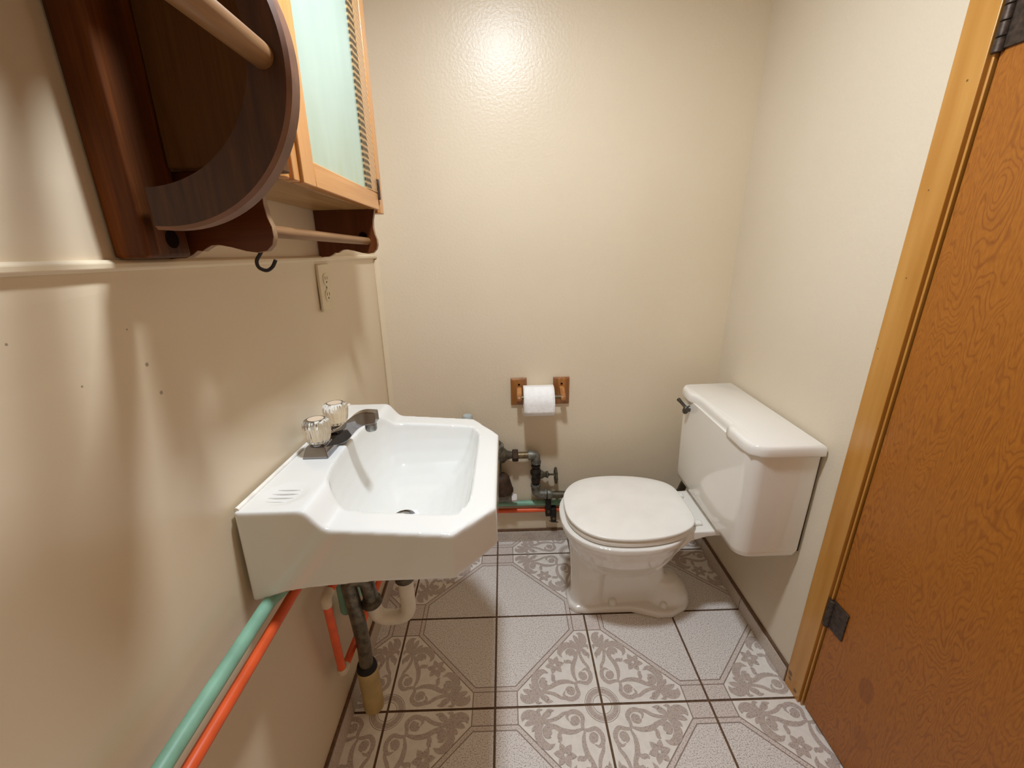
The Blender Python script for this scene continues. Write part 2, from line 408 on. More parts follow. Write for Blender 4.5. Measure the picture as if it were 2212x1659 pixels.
def clean(poly):
    return poly if len(poly) > 2 else None
def quadrant_pieces():
    full = [(0, 0), (1, 0), (1, 1), (0, 1)]; out = []
    oct_ = hp(hp(hp(full, lambda p, q: DI-p-q), lambda p, q: 0.785-p), lambda p, q: 0.785-q)
    out.append((oct_, 2))
    lw = 0.010
    # plain corner, border lines, speckled border band
    def corner(o): return hp(hp(hp(full, lambda p, q: (p+q-DI)/S2-o), lambda p, q: p-AX-o), lambda p, q: q-AX-o)
    def band(o0, o1):
        A = corner(o0); res = []
        rest = A
        for f in (lambda p, q: (p+q-DI)/S2-o1, lambda p, q: p-AX-o1, lambda p, q: q-AX-o1):
            cut = hp(rest, lambda p, q, f=f: -f(p, q)) if rest else []
            if len(cut) > 2: res.append(cut)
            rest = hp(rest, f) if rest else []
        return res
    out.append((corner(BW), 0))
    for a, b, mi in ((0, lw, 4), (lw, BW-lw, 5), (BW-lw, BW, 4)):
        for r in band(a, b): out.append((r, mi))
    # stubs of the axis bands outside the octagon
    for sw in (0, 1):
        s = hp(hp(hp(full, lambda p, q: p-0.785), lambda p, q: AX-q), lambda p, q: 1-p)
        s1 = hp(s, lambda p, q: 0.785+lw-p); s2 = hp(s, lambda p, q: p-0.785-lw)
        for poly, mi in ((s1, 4), (s2, 5)):
            if sw: poly = [(q, p) for p, q in poly]
            out.append((poly, mi))
    return [(p, m) for p, m in out if len(p) > 2]
QP = quadrant_pieces()
def ribbon(pts, w0, wm, w1, n=7):
    w0 *= 1.2; wm *= 1.25; c = catmull([(a, b, 0) for a, b in pts], n); N = len(c); L = []; R = []
    for i, p in enumerate(c):
        t = i/(N-1); wd = (w0*(1-t)+w1*t)+(wm-(w0*(1-t)+w1*t))*math.sin(PI*t)
        d = (c[min(i+1, N-1)]-c[max(i-1, 0)]).normalized(); nrm = Vector((-d.y, d.x, 0))
        L.append((p+nrm*wd)[:2]); R.append((p-nrm*wd)[:2])
    return [[L[i], L[i+1], R[i+1], R[i]] for i in range(N-1)]
def disc(cx, cy, r, n=12): return [[(cx+r*math.cos(2*PI*i/n), cy+r*math.sin(2*PI*i/n)) for i in range(n)]]
def arc(r0, r1, a0=0, a1=PI/2, n=12):
    out = []
    for i in range(n):
        t0, t1 = a0+(a1-a0)*i/n, a0+(a1-a0)*(i+1)/n
        out.append([(r0*math.cos(t0), r0*math.sin(t0)), (r1*math.cos(t0), r1*math.sin(t0)), (r1*math.cos(t1), r1*math.sin(t1)), (r0*math.cos(t1), r0*math.sin(t1))])
    return out
SCROLL = []
half = []
half += ribbon([(.215, .215), (.165, .215), (.105, .205), (.062, .25), (.060, .31), (.095, .345), (.135, .33)], .011, .017, .004)
half += ribbon([(.140, .325), (.155, .295), (.140, .262), (.112, .262), (.098, .285)], .004, .022, .006)
half += disc(.125, .29, .026)
half += ribbon([(.060, .30), (.070, .37), (.105, .43), (.125, .50), (.125, .57)], .010, .013, .010)
half += ribbon([(.205, .225), (.225, .30), (.215, .39), (.175, .47), (.140, .56)], .008, .018, .008)
half += ribbon([(.125, .56), (.085, .62), (.068, .68), (.085, .735), (.125, .755)], .012, .034, .002)
half += ribbon([(.132, .57), (.125, .63), (.145, .70), (.16, .735)], .004, .020, .001)
half += ribbon([(.14, .57), (.165, .62), (.195, .655), (.215, .67)], .004, .016, .001)
half += ribbon([(.14, .56), (.185, .60), (.25, .615), (.31, .58), (.335, .525), (.315, .475)], .006, .030, .002)
half += ribbon([(.125, .56), (.09, .55), (.065, .515), (.045, .50), (.04, .455)], .012, .022, .002)
half += ribbon([(.125, .565), (.07, .60), (.035, .60), (.03, .56)], .010, .014, .002)
half += ribbon([(.185, .455), (.18, .50), (.205, .545), (.25, .54), (.265, .505)], .006, .025, .003)
half += disc(.225, .515, .024)
half += ribbon([(.215, .40), (.245, .43), (.285, .43), (.30, .45)], .005, .016, .002)
SCROLL += half + [[(b, a) for a, b in poly] for poly in half]
for k in range(6):
    a = PI/4+k*PI/3+0.1; d = Vector((math.cos(a), math.sin(a))); c = Vector((.40, .40))
    pts = [tuple(c+d*.012), tuple(c+d*.05), tuple(c+d*.098)]
    SCROLL += ribbon(pts, .003, .022, .001, 4)
RINGS = arc(.105, .150)
RLINE = arc(.083, .088)+arc(.157, .162)+arc(.098, .101)
for cx in range(-2, 6, 2):
    for cy in range(-6, 5, 2):
        for qx in (-1, 1):
            for qy in (-1, 1):
                for poly, mi in QP: tile_piece(cx, cy, qx, qy, poly, mi)
                for src, mi, z in ((SCROLL, 3, 0.00012), (RINGS, 3, 0.00012), (RLINE, 4, 0.00012)):
                    for pk, poly in enumerate(src):
                        pl = clip_box(list(poly), gg, 1-gg, gg, 1-gg)
                        wv = [(TX+(cx+qx*p)*T, TY+(cy+qy*q)*T) for p, q in pl]
                        wv = clip_box(wv, X0, X1, Y0, Y1) if len(wv) > 2 else []
                        if len(wv) > 2 and wv[0][1] > -1.25: quad(wv, z+pk*1.3e-6, mi)
for f in bm.faces: f.normal_update()
for f in bm.faces:
    if f.normal.z < 0: f.normal_flip()
me = bpy.data.meshes.new('floor'); bm.to_mesh(me); bm.free()
struct(link('floor', me, ['tile', 'grout', 'tile_white', 'tile_scroll', 'tile_line', 'tile_pink']))

# ---- walls
b = BM()
prof = [(-0.024, -0.02), (-0.003, 1.15), (0, 1.22), (0, ZC), (-0.12, ZC), (-0.12, -0.02)]
prism(b, [(x, z) for x, z in prof], 1, YF, 0.1); struct(obj('wall_left', b, 'wall_left'))
b = BM(); box(b, 0, W, 0, 0.1, -0.02, ZC); struct(obj('wall_back', b, 'wall'))
b = BM(); box(b, W, W+0.1, -0.652, 0.1, -0.02, ZC); box(b, W, W+0.1, YF, -1.53, -0.02, ZC); box(b, W, W+0.1, -1.53, -0.652, 2.05, ZC)
struct(obj('wall_right', b, 'wall_flat'))
b = BM(); box(b, -0.1, W+0.1, YF-0.1, YF, -0.02, ZC); struct(obj('wall_front', b, 'wall_flat'))
b = BM(); box(b, -0.12, W+0.1, YF-0.1, 0.1, ZC, ZC+0.05); struct(obj('ceiling', b, 'ceiling'))

# ---- tile baseboards (tile strip with dark grout line along the top)
def baseboard(name, prof_f, n, cuts):
    b = BM(); prof_f(b); o = obj(name, b, ['tile_base', 'grout', 'tile_scroll']); return struct(o)
def bb_right(b):
    y = -0.002; js = [-0.0885, -0.3938, -0.652]
    y1 = -0.001
    for j in js:
        box(b, W-0.009, W+0.001, j+0.002, y1, 0.001, 0.050, 0); y1 = j-0.0015
    box(b, W-0.006, W+0.001, -0.652, -0.001, 0, 0.0605, 1)
def bb_back(b):
    xs = [0.0767, 0.3834, 0.6884, 0.9934, W-0.009]; x0 = 0.0
    for x in xs:
        box(b, x0, x-0.003, -0.009, 0.001, 0.001, 0.050, 0); x0 = x
    box(b, -0.01, W-0.001, -0.006, 0.001, 0, 0.0605, 1)
    for k in range(9):
        cx = 0.40+0.115*k
        if cx > W-.05: break
        pr = ribbon([(cx-.04, .012), (cx-.02, .034), (cx+.012, .036), (cx+.025, .022), (cx+.012, .014), (cx, .022)], .002, .0055, .001, 5)
        for q in pr: b.faces.new([b.verts.new((x, -0.0094, z)) for x, z in q]).material_index = 2
def bb_left(b):
    y1 = -0.002
    for j in (-0.08, -0.3938, -0.6988, -1.0038, -1.309, -1.614, -2.19):
        box(b, -0.03, -0.0145, j+0.002, y1, 0.001, 0.062, 0); y1 = j-0.0015
    box(b, -0.03, -0.0165, -2.19, -0.002, 0, 0.073, 1)
baseboard('baseboard_right', bb_right, 0, 0); baseboard('baseboard_back', bb_back, 0, 0); baseboard('baseboard_left', bb_left, 0, 0)

# ---- thin rail on left wall and corner bead
b = BM()
pr = [(-0.003, -0.0065), (0.005, -0.0065), (0.0085, -0.003), (0.0085, 0.003), (0.005, 0.0065), (-0.003, 0.0065)]
def rail_z(y): return 1.2000-0.0462*y if y > -1.2 else 1.2000+0.0462*1.2
ys = (-0.002, -0.6, -1.2, -2.1)
loft(b, [[(x, y, rail_z(y)+z) for x, z in pr] for y in ys]); struct(obj('trim_1', b, 'trim_cream', bevel=0.001))
b = BM(); loft(b, [[(-0.02+z*0.0165 if z < 1.2 else 0, -0.013, z), (0.004-0.02+z*0.0165, -0.013, z), (0.016-0.02+z*0.0165, -0.002, z), (0.016-0.02+z*0.0165, 0.001, z), (-0.03, 0.001, z)] for z in (0.08, 1.19)])
struct(obj('trim_2', b, 'trim_cream'))

# ---- door frame and door
b = BM()
box(b, W-0.006, W+0.10, -0.712, -0.6525, 0.0, 2.10)
box(b, W-0.001, W+0.10, -0.7205, -0.7160, 0.0, 2.05)      # stop strip
box(b, W+0.004, W+0.10, -0.7165, -0.712, 0.0, 2.05)
struct(obj('trim_3', b, 'jamb', bevel=0.0012))
DX = W+0.003
door = struct(empty('door_1', (0, 0, 0)))
b = BM(); box(b, DX, DX+0.035, -1.52, -0.7245, 0.010, 2.03); obj('door_slab', b, 'door', door, bevel=0.001)
def hinge(z0, z1):
    b = BM(); n = 5; h = (z1-z0)/n
    for i in range(n): lathe(b, (W+0.0, -0.7225, z0+i*h+0.0006), (0, 0, 1), [(0, .0085), (h-.0012, .0085)], 14)
    prism(b, [(DX-0.004, -0.727), (DX+0.001, -0.727), (DX+0.001, -0.773), (DX-0.004, -0.773)], 2, z0+0.004, z1+0.002)
    prism(b, [(W-0.004, -0.718), (DX, -0.7275), (DX, -0.7325), (W-0.004, -0.726)], 2, z0+0.002, z1-0.001)
    return obj('hinge', b, 'hinge', door, bevel=0.001)
hinge(0.302, 0.386); hinge(1.528, 1.635)
b = BM(); lathe(b, (DX, -1.45, 0.95), (-1, 0, 0), [(0, .03), (.006, .028), (.01, .012), (.035, .012), (.045, .026), (.065, .028), (.075, .01)], 24)
obj('door_knob', b, 'brass', door, autosmooth=40)

# ---- ceiling lamp above the frame
lamp = tag(empty('ceiling_lamp', (LX, LY, ZC)), 'round flush ceiling lamp above the sink', 'lamp')
b = BM(); lathe(b, (0, 0, -0.001), (0, 0, -1), [(0, .12), (.02, .12), (.02, .105), (.09, .10), (.09, .001)], 32); obj('lamp_base', b, 'chrome', lamp, autosmooth=40)
b = BM(); lathe(b, (0, 0, -0.091), (0, 0, -1), [(0, .092), (.003, .088)], 32); obj('diffuser', b, 'diffuser', lamp)

# ================================================================ SINK
YC = -0.6885; SL = 0.063
sink = tag(empty('bathroom_sink', (0, YC, 0.845)), 'white wall-hung porcelain sink with octagonal basin on the left wall', 'sink')
sink.rotation_euler = (-math.atan(SL), 0, 0)
def ht(v):
    if v < .104: return 0.0
    if v < .146:
        t = (v-.104)/.042; t = t*t*(3-2*t); return -.036*t
    return -.036-(v-.146)*(.022/.27)
A = BM()
outline = [(0.0, -.2685), (.345, -.2685), (.416, -.165), (.416, .18), (.345, .2685), (0.0, .2685)]
# top surface as strips in v
vs = [0, .05, .095, .104]+[.104+.042*i/8 for i in range(1, 9)]+[.2, .27, .345, .38, .416]
def hw(v, s):
    if v <= .345: return .2685
    t = (v-.345)/.071; return .2685+(( .18 if s > 0 else .165)-.2685)*t
top = []; bot = []
def botz(v):
    K = [(0, -.172), (.018, -.170), (.035, -.163), (.06, -.155), (.10, -.149), (.20, -.141), (.5, -.139)]
    for (a, p), (c, q) in zip(K, K[1:]):
        if a <= v <= c: return p+(q-p)*(v-a)/(c-a)
vb = sorted(set(vs+[.018, .035, .06, .075, .16]))
rows = []
for v in vb:
    rows.append([(v, -hw(v, 1), ht(v)), (v, hw(v, -1), ht(v)), (v, hw(v, -1), botz(v)), (v, -hw(v, 1), botz(v))])
loft(A, rows)
OPEN = [(.092, 0), (.094, .06), (.100, .12), (.112, .165), (.140, .197), (.185, .210), (.335, .212), (.352, .200), (.368, .165), (.371, .08), (.371, 0)]
OPEN = [(v, u) for v, u in OPEN]+[(v, -u) for v, u in OPEN[-2:0:-1]]
OPEN = smooth_closed(OPEN, 4)
DC = (.198, 0.008)
def bring(s, h, grow=0.0, back=1.0):
    out = []
    for v, u in OPEN:
        dv, du = v-DC[0], u-DC[1]; L = math.hypot(dv, du); k = s+grow/L
        out.append((DC[0]+dv*k, -(DC[1]+du*k), h))
    return out
B = BM(); loft(B, [bring(1.015, .06), bring(1.0, -.03), bring(.975, -.055), bring(.93, -.082), bring(.865, -.108), bring(.77, -.132), bring(.65, -.151), bring(.50, -.166), bring(.30, -.178), bring(.10, -.182)])
C = BM(); loft(C, [bring(.98, -.05), bring(.97, -.08, .012), bring(.90, -.112, .014), bring(.78, -.148, .014), bring(.62, -.172, .014), bring(.40, -.188, .01), bring(.10, -.196, .005)])
# soap dish hollow
D = BM()
for i in range(4):
    pass
lathe(D, (.056, -.212, .010), (0, 0, -1), [(0, .052), (.0098, .040), (.0125, .026), (.0135, .01)], 28)
def ribs(b):
    for i, (v0, v1, u) in enumerate(((.028, .088, .196), (.026, .090, .209), (.020, .088, .222), (.018, .078, .235))):
        tube(b, [(v0, -u, -.0042), ((v0*2+v1)/3, -u, -.0026), ((v0+2*v1)/3, -u, -.0026), (v1, -u, -.0044)], [.0012, .0022, .0022, .0012], 10)
basin = baked('basin', [A, C, B, D], ['UNION', 'DIFFERENCE', 'DIFFERENCE'], 'sink', 0.003, 16, sink, ribs)
b = BM(); lathe(b, (.198, -.008, -.185), (0, 0, 1), [(0, .020), (.005, .024), (.0065, .020), (.0045, .0165)], 28); obj('drain_ring', b, 'chrome', sink, autosmooth=40)
b = BM(); lathe(b, (.198, -.008, -.184), (0, 0, 1), [(0, .015), (.003, .015), (.006, .013), (.007, .006)], 24); obj('drain_stopper', b, 'chrome_dull', sink, autosmooth=40)

b = BM(); tube(b, [(.002, -.262, .0005), (.002, 0, .0005), (.002, .262, .0005)], .0045, 10); obj('sealant_bead', b, 'outlet_white', sink, autosmooth=60)

# faucet stands on the sink deck
fau = tag(empty('faucet', (0.051, YC, 0.845)), 'chrome centerset faucet with two clear fluted knobs on the sink deck', 'faucet')
fau.rotation_euler = sink.rotation_euler
b = BM()
def rect(v0, v1, u0, u1, h): return [(v0, u0, h), (v1, u0, h), (v1, u1, h), (v0, u1, h)]
loft(b, [rect(-.025, .026, -.079, .079, 0.0), rect(-.025, .026, -.079, .079, .003), rect(-.020, .019, -.070, .070, .022)])
obj('faucet_base', b, 'chrome', fau, bevel=0.0015)
b = BM()
sp_bot = [(-.008, .012), (.018, .002), (.043, .010), (.060, .028), (.074, .040), (.090, .046), (.108, .0475)]
sp_top = [(-.016, .022), (.012, .030), (.032, .042), (.052, .059), (.068, .069), (.085, .073), (.108, .0715)]
sb = catmull([(a, 0, c) for a, c in sp_bot], 4); st = catmull([(a, 0, c) for a, c in sp_top], 4)
rows = []
for i, (p, q) in enumerate(zip(sb, st)):
    k = i/(len(sb)-1); wdb = .016-.001*k; wdt = .0135-.0015*k
    rows.append([(p.x, -wdb, p.z), (p.x, wdb, p.z), (q.x, wdt, q.z), (q.x, -wdt, q.z)])
loft(b, rows); spout = obj('spout', b, 'chrome', fau, bevel=0.0014)
b = BM(); lathe(b, (.093, 0, .048), (0, 0, -1), [(0, .0115), (.004, .0125), (.016, .0125), (.020, .0105), (.020, .008), (.015, .007)], 24)
obj('aerator', b, 'chrome_dull', spout, autosmooth=40)
def knob(u):
    b = BM(); n = 108; rings = []
    for t, r, fl in ((.0, .014, 0), (.001, .0200, .2), (.005, .0225, .8), (.018, .0250, 1), (.032, .0268, 1), (.041, .0264, .8), (.0475, .0238, .3), (.050, .0188, 0), (.0488, .0165, 0)):
        rings.append([((r*(1+.035*fl*math.cos(18*2*PI*i/n)))*math.cos(2*PI*i/n), (r*(1+.035*fl*math.cos(18*2*PI*i/n)))*math.sin(2*PI*i/n), t) for i in range(n)])
    loft(b, rings); k = obj('knob', b, 'acrylic', fau, autosmooth=50); k.location = (0.0, u, .0265)
    b = BM(); lathe(b, (0, 0, .0492), (0, 0, 1), [(0, .0155), (.0012, .0155)], 28); obj('index_disc', b, 'gold', k)
    b = BM(); lathe(b, (0, 0, -.006), (0, 0, 1), [(0, .017), (.004, .017), (.0055, .012)], 24); obj('knob_collar', b, 'chrome', k, autosmooth=40)
knob(-.051); knob(.051)

# ---- P/S trap under the sink
trap = tag(empty('sink_trap', (0.2, -0.69, 0.5)), 'white trap bend and grey tarnished drain tube dropping into a floor pipe under the sink', 'drain pipe')
def L(p, o): return tuple(Vector(p)-Vector(o))
TO = (0.2, -0.69, 0.5)
def tb(name, pts, r, mat, rad=None, n=20, parent=trap, O=TO):
    b = BM(); q = [L(p, O) for p in pts]
    if rad: q = round_path(q, rad, 8)
    tube(b, q, r, n); return obj(name, b, mat, parent, autosmooth=50)
TYY = -0.685
b = BM(); cyl(b, L((.180, TYY, .66), TO), L((.173, TYY, .47), TO), .016); obj('tailpiece', b, 'chrome_dull', trap, autosmooth=40)
b = BM(); lathe(b, L((.173, TYY, .481), TO), (0, 0, -1), [(0, .019), (.004, .0245), (.020, .0245), (.025, .020)], 20); obj('slip_nut', b, 'galv_dark', trap, autosmooth=40)
tb('trap_bend', [(.173, TYY, .460), (.173, TYY, .337), (.090, TYY, .337), (.082, TYY, .395)], .019, 'pvc', .055)
b = BM(); lathe(b, L((.0825, TYY, .380), TO), (-.12, 0, 1), [(0, .021), (.004, .0245), (.018, .0245), (.023, .019)], 20); obj('slip_nut', b, 'galv_dark', trap, autosmooth=40)
tb('drain_tube', [(.081, TYY, .400), (.078, TYY-.006, .472), (.038, TYY-.018, .480), (.045, TYY-.016, .36), (.043, TYY-.004, .25), (.036, TYY+.004, .155)], .0182, 'steel_trap', .0235)
b = BM(); lathe(b, L((.036, TYY+.005, .172), TO), (0, 0, -1), [(0, .019), (.004, .024), (.012, .0265), (.020, .0275), (.024, .024)], 24); obj('rubber_seal', b, 'black', trap, autosmooth=40)
b = BM(); lathe(b, L((.0365, TYY+.005, .152), TO), (0, 0, -1), [(0, .0275), (.152, .0275)], 28); obj('floor_pipe', b, 'pvc_old', trap, autosmooth=40)

# ================================================================ WATER PIPES
def pipe(name, label, pts, r, mat, rad, elbows, cat='pipe'):
    b = BM(); o0 = pts[0]; q = round_path([L(p, o0) for p in pts], rad, 6); tube(b, q, r, 16)
    root = tag(empty(name, o0), label, cat); obj('tube', b, mat, root, autosmooth=50)
    for i in elbows:
        p, a, c = Vector(pts[i]), Vector(pts[i-1]), Vector(pts[i+1]); s = .022
        b = BM(); e = [L(p+(a-p).normalized()*s, o0), L(p, o0), L(p+(c-p).normalized()*s, o0)]
        tube(b, round_path(e, .016, 6), r*1.22, 16); obj('pipe_elbow', b, 'elbow', root, autosmooth=50)
    return root
pipe('orange_pipe', 'orange painted water pipe running below the sea green one along both walls',
     [(.030, -1.70, .650), (.030, -1.185, .650), (.030, -.90, .6425), (.030, -.46, .60), (.030, -.46, .50), (.030, -.80, .522), (.0136, -.765, .2485), (.005, -.018, .168), (1.20, -.018, .1655)],
     .0095, 'orange', .014, (5, 6))
pipe('green_pipe', 'sea green painted water pipe running above the orange one along both walls',
     [(.026, -1.70, .694), (.026, -1.185, .693), (.026, -.965, .688), (.026, -.86, .652), (.026, -.42, .62), (.026, -.42, .48), (.010, -.684, .498), (.007, -.680, .352), (.006, -.60, .325), (.006, -.018, .206), (1.20, -.018, .1965)],
     .0113, 'green', .014, ())

# ---- galvanised supply line with gate valve
sup = tag(empty('supply_line', (.46, -.04, .44)), 'galvanised supply pipe with hex union, elbows and round-handled gate valve on the back wall', 'pipe')
SO = (.46, -.04, .44); yy = -.04
def sp_(name, mat, fn, parent=sup, O=SO, auto=40):
    b = BM(); fn(b, lambda x, z, y=yy: L((x, y, z), O)); return obj(name, b, mat, parent, autosmooth=auto)
sp_('reducer', 'galv_dark', lambda b, P: lathe(b, P(.400, .443), (1, 0, 0), [(0, .034), (.022, .030), (.035, .018), (.055, .0135), (.06, .0135)], 24))
sp_('union_nut', 'brown_metal', lambda b, P: lathe(b, P(.454, .4405), (1, 0, 0), [(0, .021), (.003, .024), (.021, .024), (.024, .021)], 6))
sp_('pipe_nipple', 'brass', lambda b, P: cyl(b, P(.476, .4405), P(.520, .4405), .0138))
def elbow(b, P, x0, z0, x1, z1, x2, z2, r):
    tube(b, round_path([P(x0, z0), P(x1, z1), P(x2, z2)], .026, 8), r, 20)
    for (a, c), (d, e) in (((x0, z0), (x1, z1)), ((x2, z2), (x1, z1))):
        p = Vector(P(a, c)); q = Vector(P(d, e)); dd = (q-p).normalized(); lathe(b, p-dd*.001, dd, [(0, r*1.16), (.009, r*1.16)], 20)
sp_('pipe_elbow', 'galv', lambda b, P: elbow(b, P, .518, .4405, .5475, .4405, .5475, .405, .0175))
sp_('pipe_elbow', 'galv', lambda b, P: elbow(b, P, .5465, .306, .5465, .262, .588, .258, .0175))
valve = sp_('gate_valve', 'iron', lambda b, P: lathe(b, P(.547, .402), (0, 0, -1), [(0, .013), (.004, .013), (.0045, .0185), (.014, .0185), (.015, .015), (.022, .016), (.032, .022), (.045, .022), (.055, .019), (.062, .015), (.068, .018), (.082, .018), (.084, .014), (.096, .013)], 8))
sp_('valve_bonnet', 'galv_dark', lambda b, P: lathe(b, P(.560, .351), (1, 0, -.02), [(0, .012), (.006, .017), (.016, .016), (.018, .012), (.028, .011), (.029, .014), (.036, .014), (.038, .007), (.042, .004), (.064, .004)], 8), valve)
def wheel(b, P):
    c = Vector(P(.6275, .3445)); n = 40
    tube(b, [c+Vector((0, math.cos(2*PI*i/n)*.026*(1+.07*math.cos(12*PI*i/n)), math.sin(2*PI*i/n)*.026*(1+.07*math.cos(12*PI*i/n)))) for i in range(n+1)], .0058, 8)
    for k in range(3):
        a = k*PI/3; d = Vector((0, math.cos(a), math.sin(a)))*.024; cyl(b, c-d, c+d, .004, 8)
    lathe(b, c-Vector((.006, 0, 0)), (1, 0, 0), [(0, .007), (.012, .007)], 10)
sp_('handwheel', 'galv_dark', wheel, valve)
sp_('pipe_adapter', 'galv', lambda b, P: lathe(b, P(.592, .2565), (1, 0, 0), [(0, .014), (.002, .018), (.016, .020), (.024, .015)], 8))
sp_('supply_pipe', 'galv_dark', lambda b, P: tube(b, round_path([P(.606, .2555), P(1.13, .246, -.05), P(1.13, .43, -.14)], .03, 6), .0145, 18))

tee = tag(empty('capped_pipe_tee', (.41, -.045, .30)), 'capped grey pipe tee with white plug behind the sink front', 'pipe')
KO = (.41, -.045, .30)
sp_('vertical_pipe', 'galv_dark', lambda b, P: cyl(b, P(.385, .50), P(.385, .27), .026), tee, KO)
sp_('pipe_collar', 'galv', lambda b, P: lathe(b, P(.385, .495), (0, 0, -1), [(0, .028), (.006, .037), (.030, .037), (.036, .03)], 24), tee, KO)
sp_('reducing_coupling', 'brown_metal', lambda b, P: lathe(b, P(.408, .348, -.045), (0.10, 0, -1), [(-.012, .016), (-.006, .026), (.004, .032), (.03, .036), (.052, .039), (.060, .042), (.068, .042), (.069, .036)], 18), tee, KO)
sp_('tee_fitting', 'galv', lambda b, P: lathe(b, P(.375, .256), (1, 0, 0), [(0, .026), (.06, .026), (.06, .029), (.073, .029), (.073, .02)], 24), tee, KO)
sp_('plug', 'white_cap', lambda b, P: lathe(b, P(.448, .2585, -.060), (1, 0, 0), [(0, .014), (.002, .0155), (.018, .0155), (.021, .013)], 6), tee, KO)
ris = tag(empty('capped_riser_pipe', (.289, -.045, .31)), 'grey riser pipe with pale rounded cap just showing above the far sink rim', 'pipe')
RO = (.289, -.045, .31)
sp_('riser', 'galv_dark', lambda b, P: cyl(b, P(.289, .245), P(.289, .605), .016), ris, RO)
sp_('pipe_cap', 'cap_blue', lambda b, P: lathe(b, P(.2885, .588, -.045), (0, 0, 1), [(0, .0195), (.026, .0195), (.033, .016), (.036, .008)], 24), ris, RO)
def clamp(x, z1, z0, label):
    o = empty('pipe_clamp', (x, -.03, z0)); tag(o, label, 'pipe clamp')
    b = BM(); box(b, -.011, .011, -.010, .029, 0.0, z1-z0); obj('clamp_body', b, 'iron', o, bevel=.002)
    b = BM(); lathe(b, (.001, -.009, (z1-z0)*.30), (0, -1, 0), [(0, .007), (.004, .006), (.006, .003)], 12); obj('clamp_screw', b, 'brass', o, autosmooth=40)
clamp(.599, .232, .148, 'black pipe clamp hanging from the galvanised pipe, the upper left one of two')
clamp(.6215, .185, .118, 'black pipe clamp on the orange pipe, the lower right one of two')
b = BM(); tube(b, [(.604, -.035, .123), (.62, -.038, .119), (.641, -.036, .116)], .0018, 6); tag(obj('wire_tie', b, 'black'), 'thin dark wire tail sticking out under the lower pipe clamp', 'wire')

# ================================================================ TOILET
CYT = -0.333
toilet = tag(empty('toilet', (.85, CYT, 0)), 'white round-bowl toilet with closed lid and wall-hung tank on the right wall', 'toilet')
def TL(x, y, z): return (x-.85, y-CYT, z)
def outl(xf, xb, hwid, z, e=2.3, n=40, eb=None):
    cx = xf+(xb-xf)*0.5; out = []
    for i in range(n):
        a = 2*PI*i/n; c, s = math.cos(a), math.sin(a); ee = e if c < 0 or eb is None else eb
        out.append(TL(cx+math.copysign(abs(c)**(2/ee), c)*(xb-xf)/2, CYT+math.copysign(abs(s)**(2/ee), s)*hwid, z))
    return out
A = BM()      # bowl
loft(A, [outl(.76, .90, .040, .15, 2), outl(.715, .94, .072, .17, 2.1), outl(.685, .968, .105, .20, 2.2), outl(.660, .985, .133, .24, 2.25), outl(.640, .998, .155, .28, 2.3), outl(.622, 1.008, .171, .318, 2.3), outl(.611, 1.016, .179, .345, 2.3), outl(.606, 1.022, .184, .358, 2.35), outl(.606, 1.024, .184, .376, 2.35)])
F_ = BM()     # front column
loft(F_, [outl(.647, .770, .050, .01, 2.8), outl(.651, .768, .047, .05, 2.8), outl(.650, .775, .050, .14, 2.6), outl(.645, .80, .064, .22, 2.4), outl(.636, .82, .09, .29, 2.3), outl(.625, .84, .11, .33, 2.3)])
B = BM()      # recessed middle of the pedestal
loft(B, [outl(.70, 1.0, .040, .01, 4), outl(.70, .985, .038, .10, 4), outl(.70, .96, .044, .21, 3)])
C = BM()      # rear trapway hump
loft(C, [outl(.905, 1.076, .074, .01, 2.4), outl(.91, 1.072, .064, .04, 2.3), outl(.92, 1.058, .054, .075, 2.2), outl(.93, 1.03, .042, .105, 2.1), outl(.95, 1.0, .02, .122, 2)])
D = BM()      # foot plate
foot = [(.637, .0), (.640, .034), (.660, .056), (.70, .062), (.786, .060), (.86, .062), (.90, .076), (.945, .090), (.995, .088), (1.05, .060), (1.078, .020)]
fo = [(x, CYT-h) for x, h in foot]+[(x, CYT+h) for x, h in foot[::-1] if h > 0]
loft(D, [[TL(x, y, 0.0) for x, y in fo], [TL(x, y, .018) for x, y in fo], [TL(.86+(x-.86)*.985, CYT+(y-CYT)*.94, .026) for x, y in fo]])
E_ = BM()     # shelf reaching back to the tank
def sh(x, hwid, z0, z1): return [TL(x, CYT-hwid, z0), TL(x, CYT+hwid, z0), TL(x, CYT+hwid, z1), TL(x, CYT-hwid, z1)]
loft(E_, [sh(.90, .14, .25, .376), sh(.96, .125, .31, .376), sh(1.01, .112, .345, .378), sh(1.06, .112, .360, .380), sh(1.13, .115, .363, .384)])
baked('bowl', [A, F_, B, C, D, E_], ['UNION']*5, 'toilet', 0.0035, 7, toilet)
for nx, ny in ((.793, CYT-.0405), (.967, CYT-.060), (.793, CYT+.0405), (.967, CYT+.060)):
    b = BM(); lathe(b, TL(nx, ny, .020), (0, 0, 1), [(0, .0145), (.012, .0145), (.021, .012), (.027, .006)], 20); obj('bolt_cap', b, 'toilet', toilet, autosmooth=50)
def seat_outline(grow=0):
    P = [(.622, 0), (.630, .07), (.665, .128), (.72, .162), (.80, .1745), (.88, .169), (.945, .152), (.990, .128), (1.012, .104), (1.021, .080), (1.024, .04)]
    P = [(x, h) for x, h in P]; pts = [(x, CYT-h) for x, h in P]+[(x, CYT+h) for x, h in P[::-1] if h > 0]
    c = (.83, CYT); out = []
    for x, y in smooth_closed(pts, 4):
        d = Vector((x-c[0], y-c[1])); out.append((x+d.normalized().x*grow, y+d.normalized().y*grow))
    return out
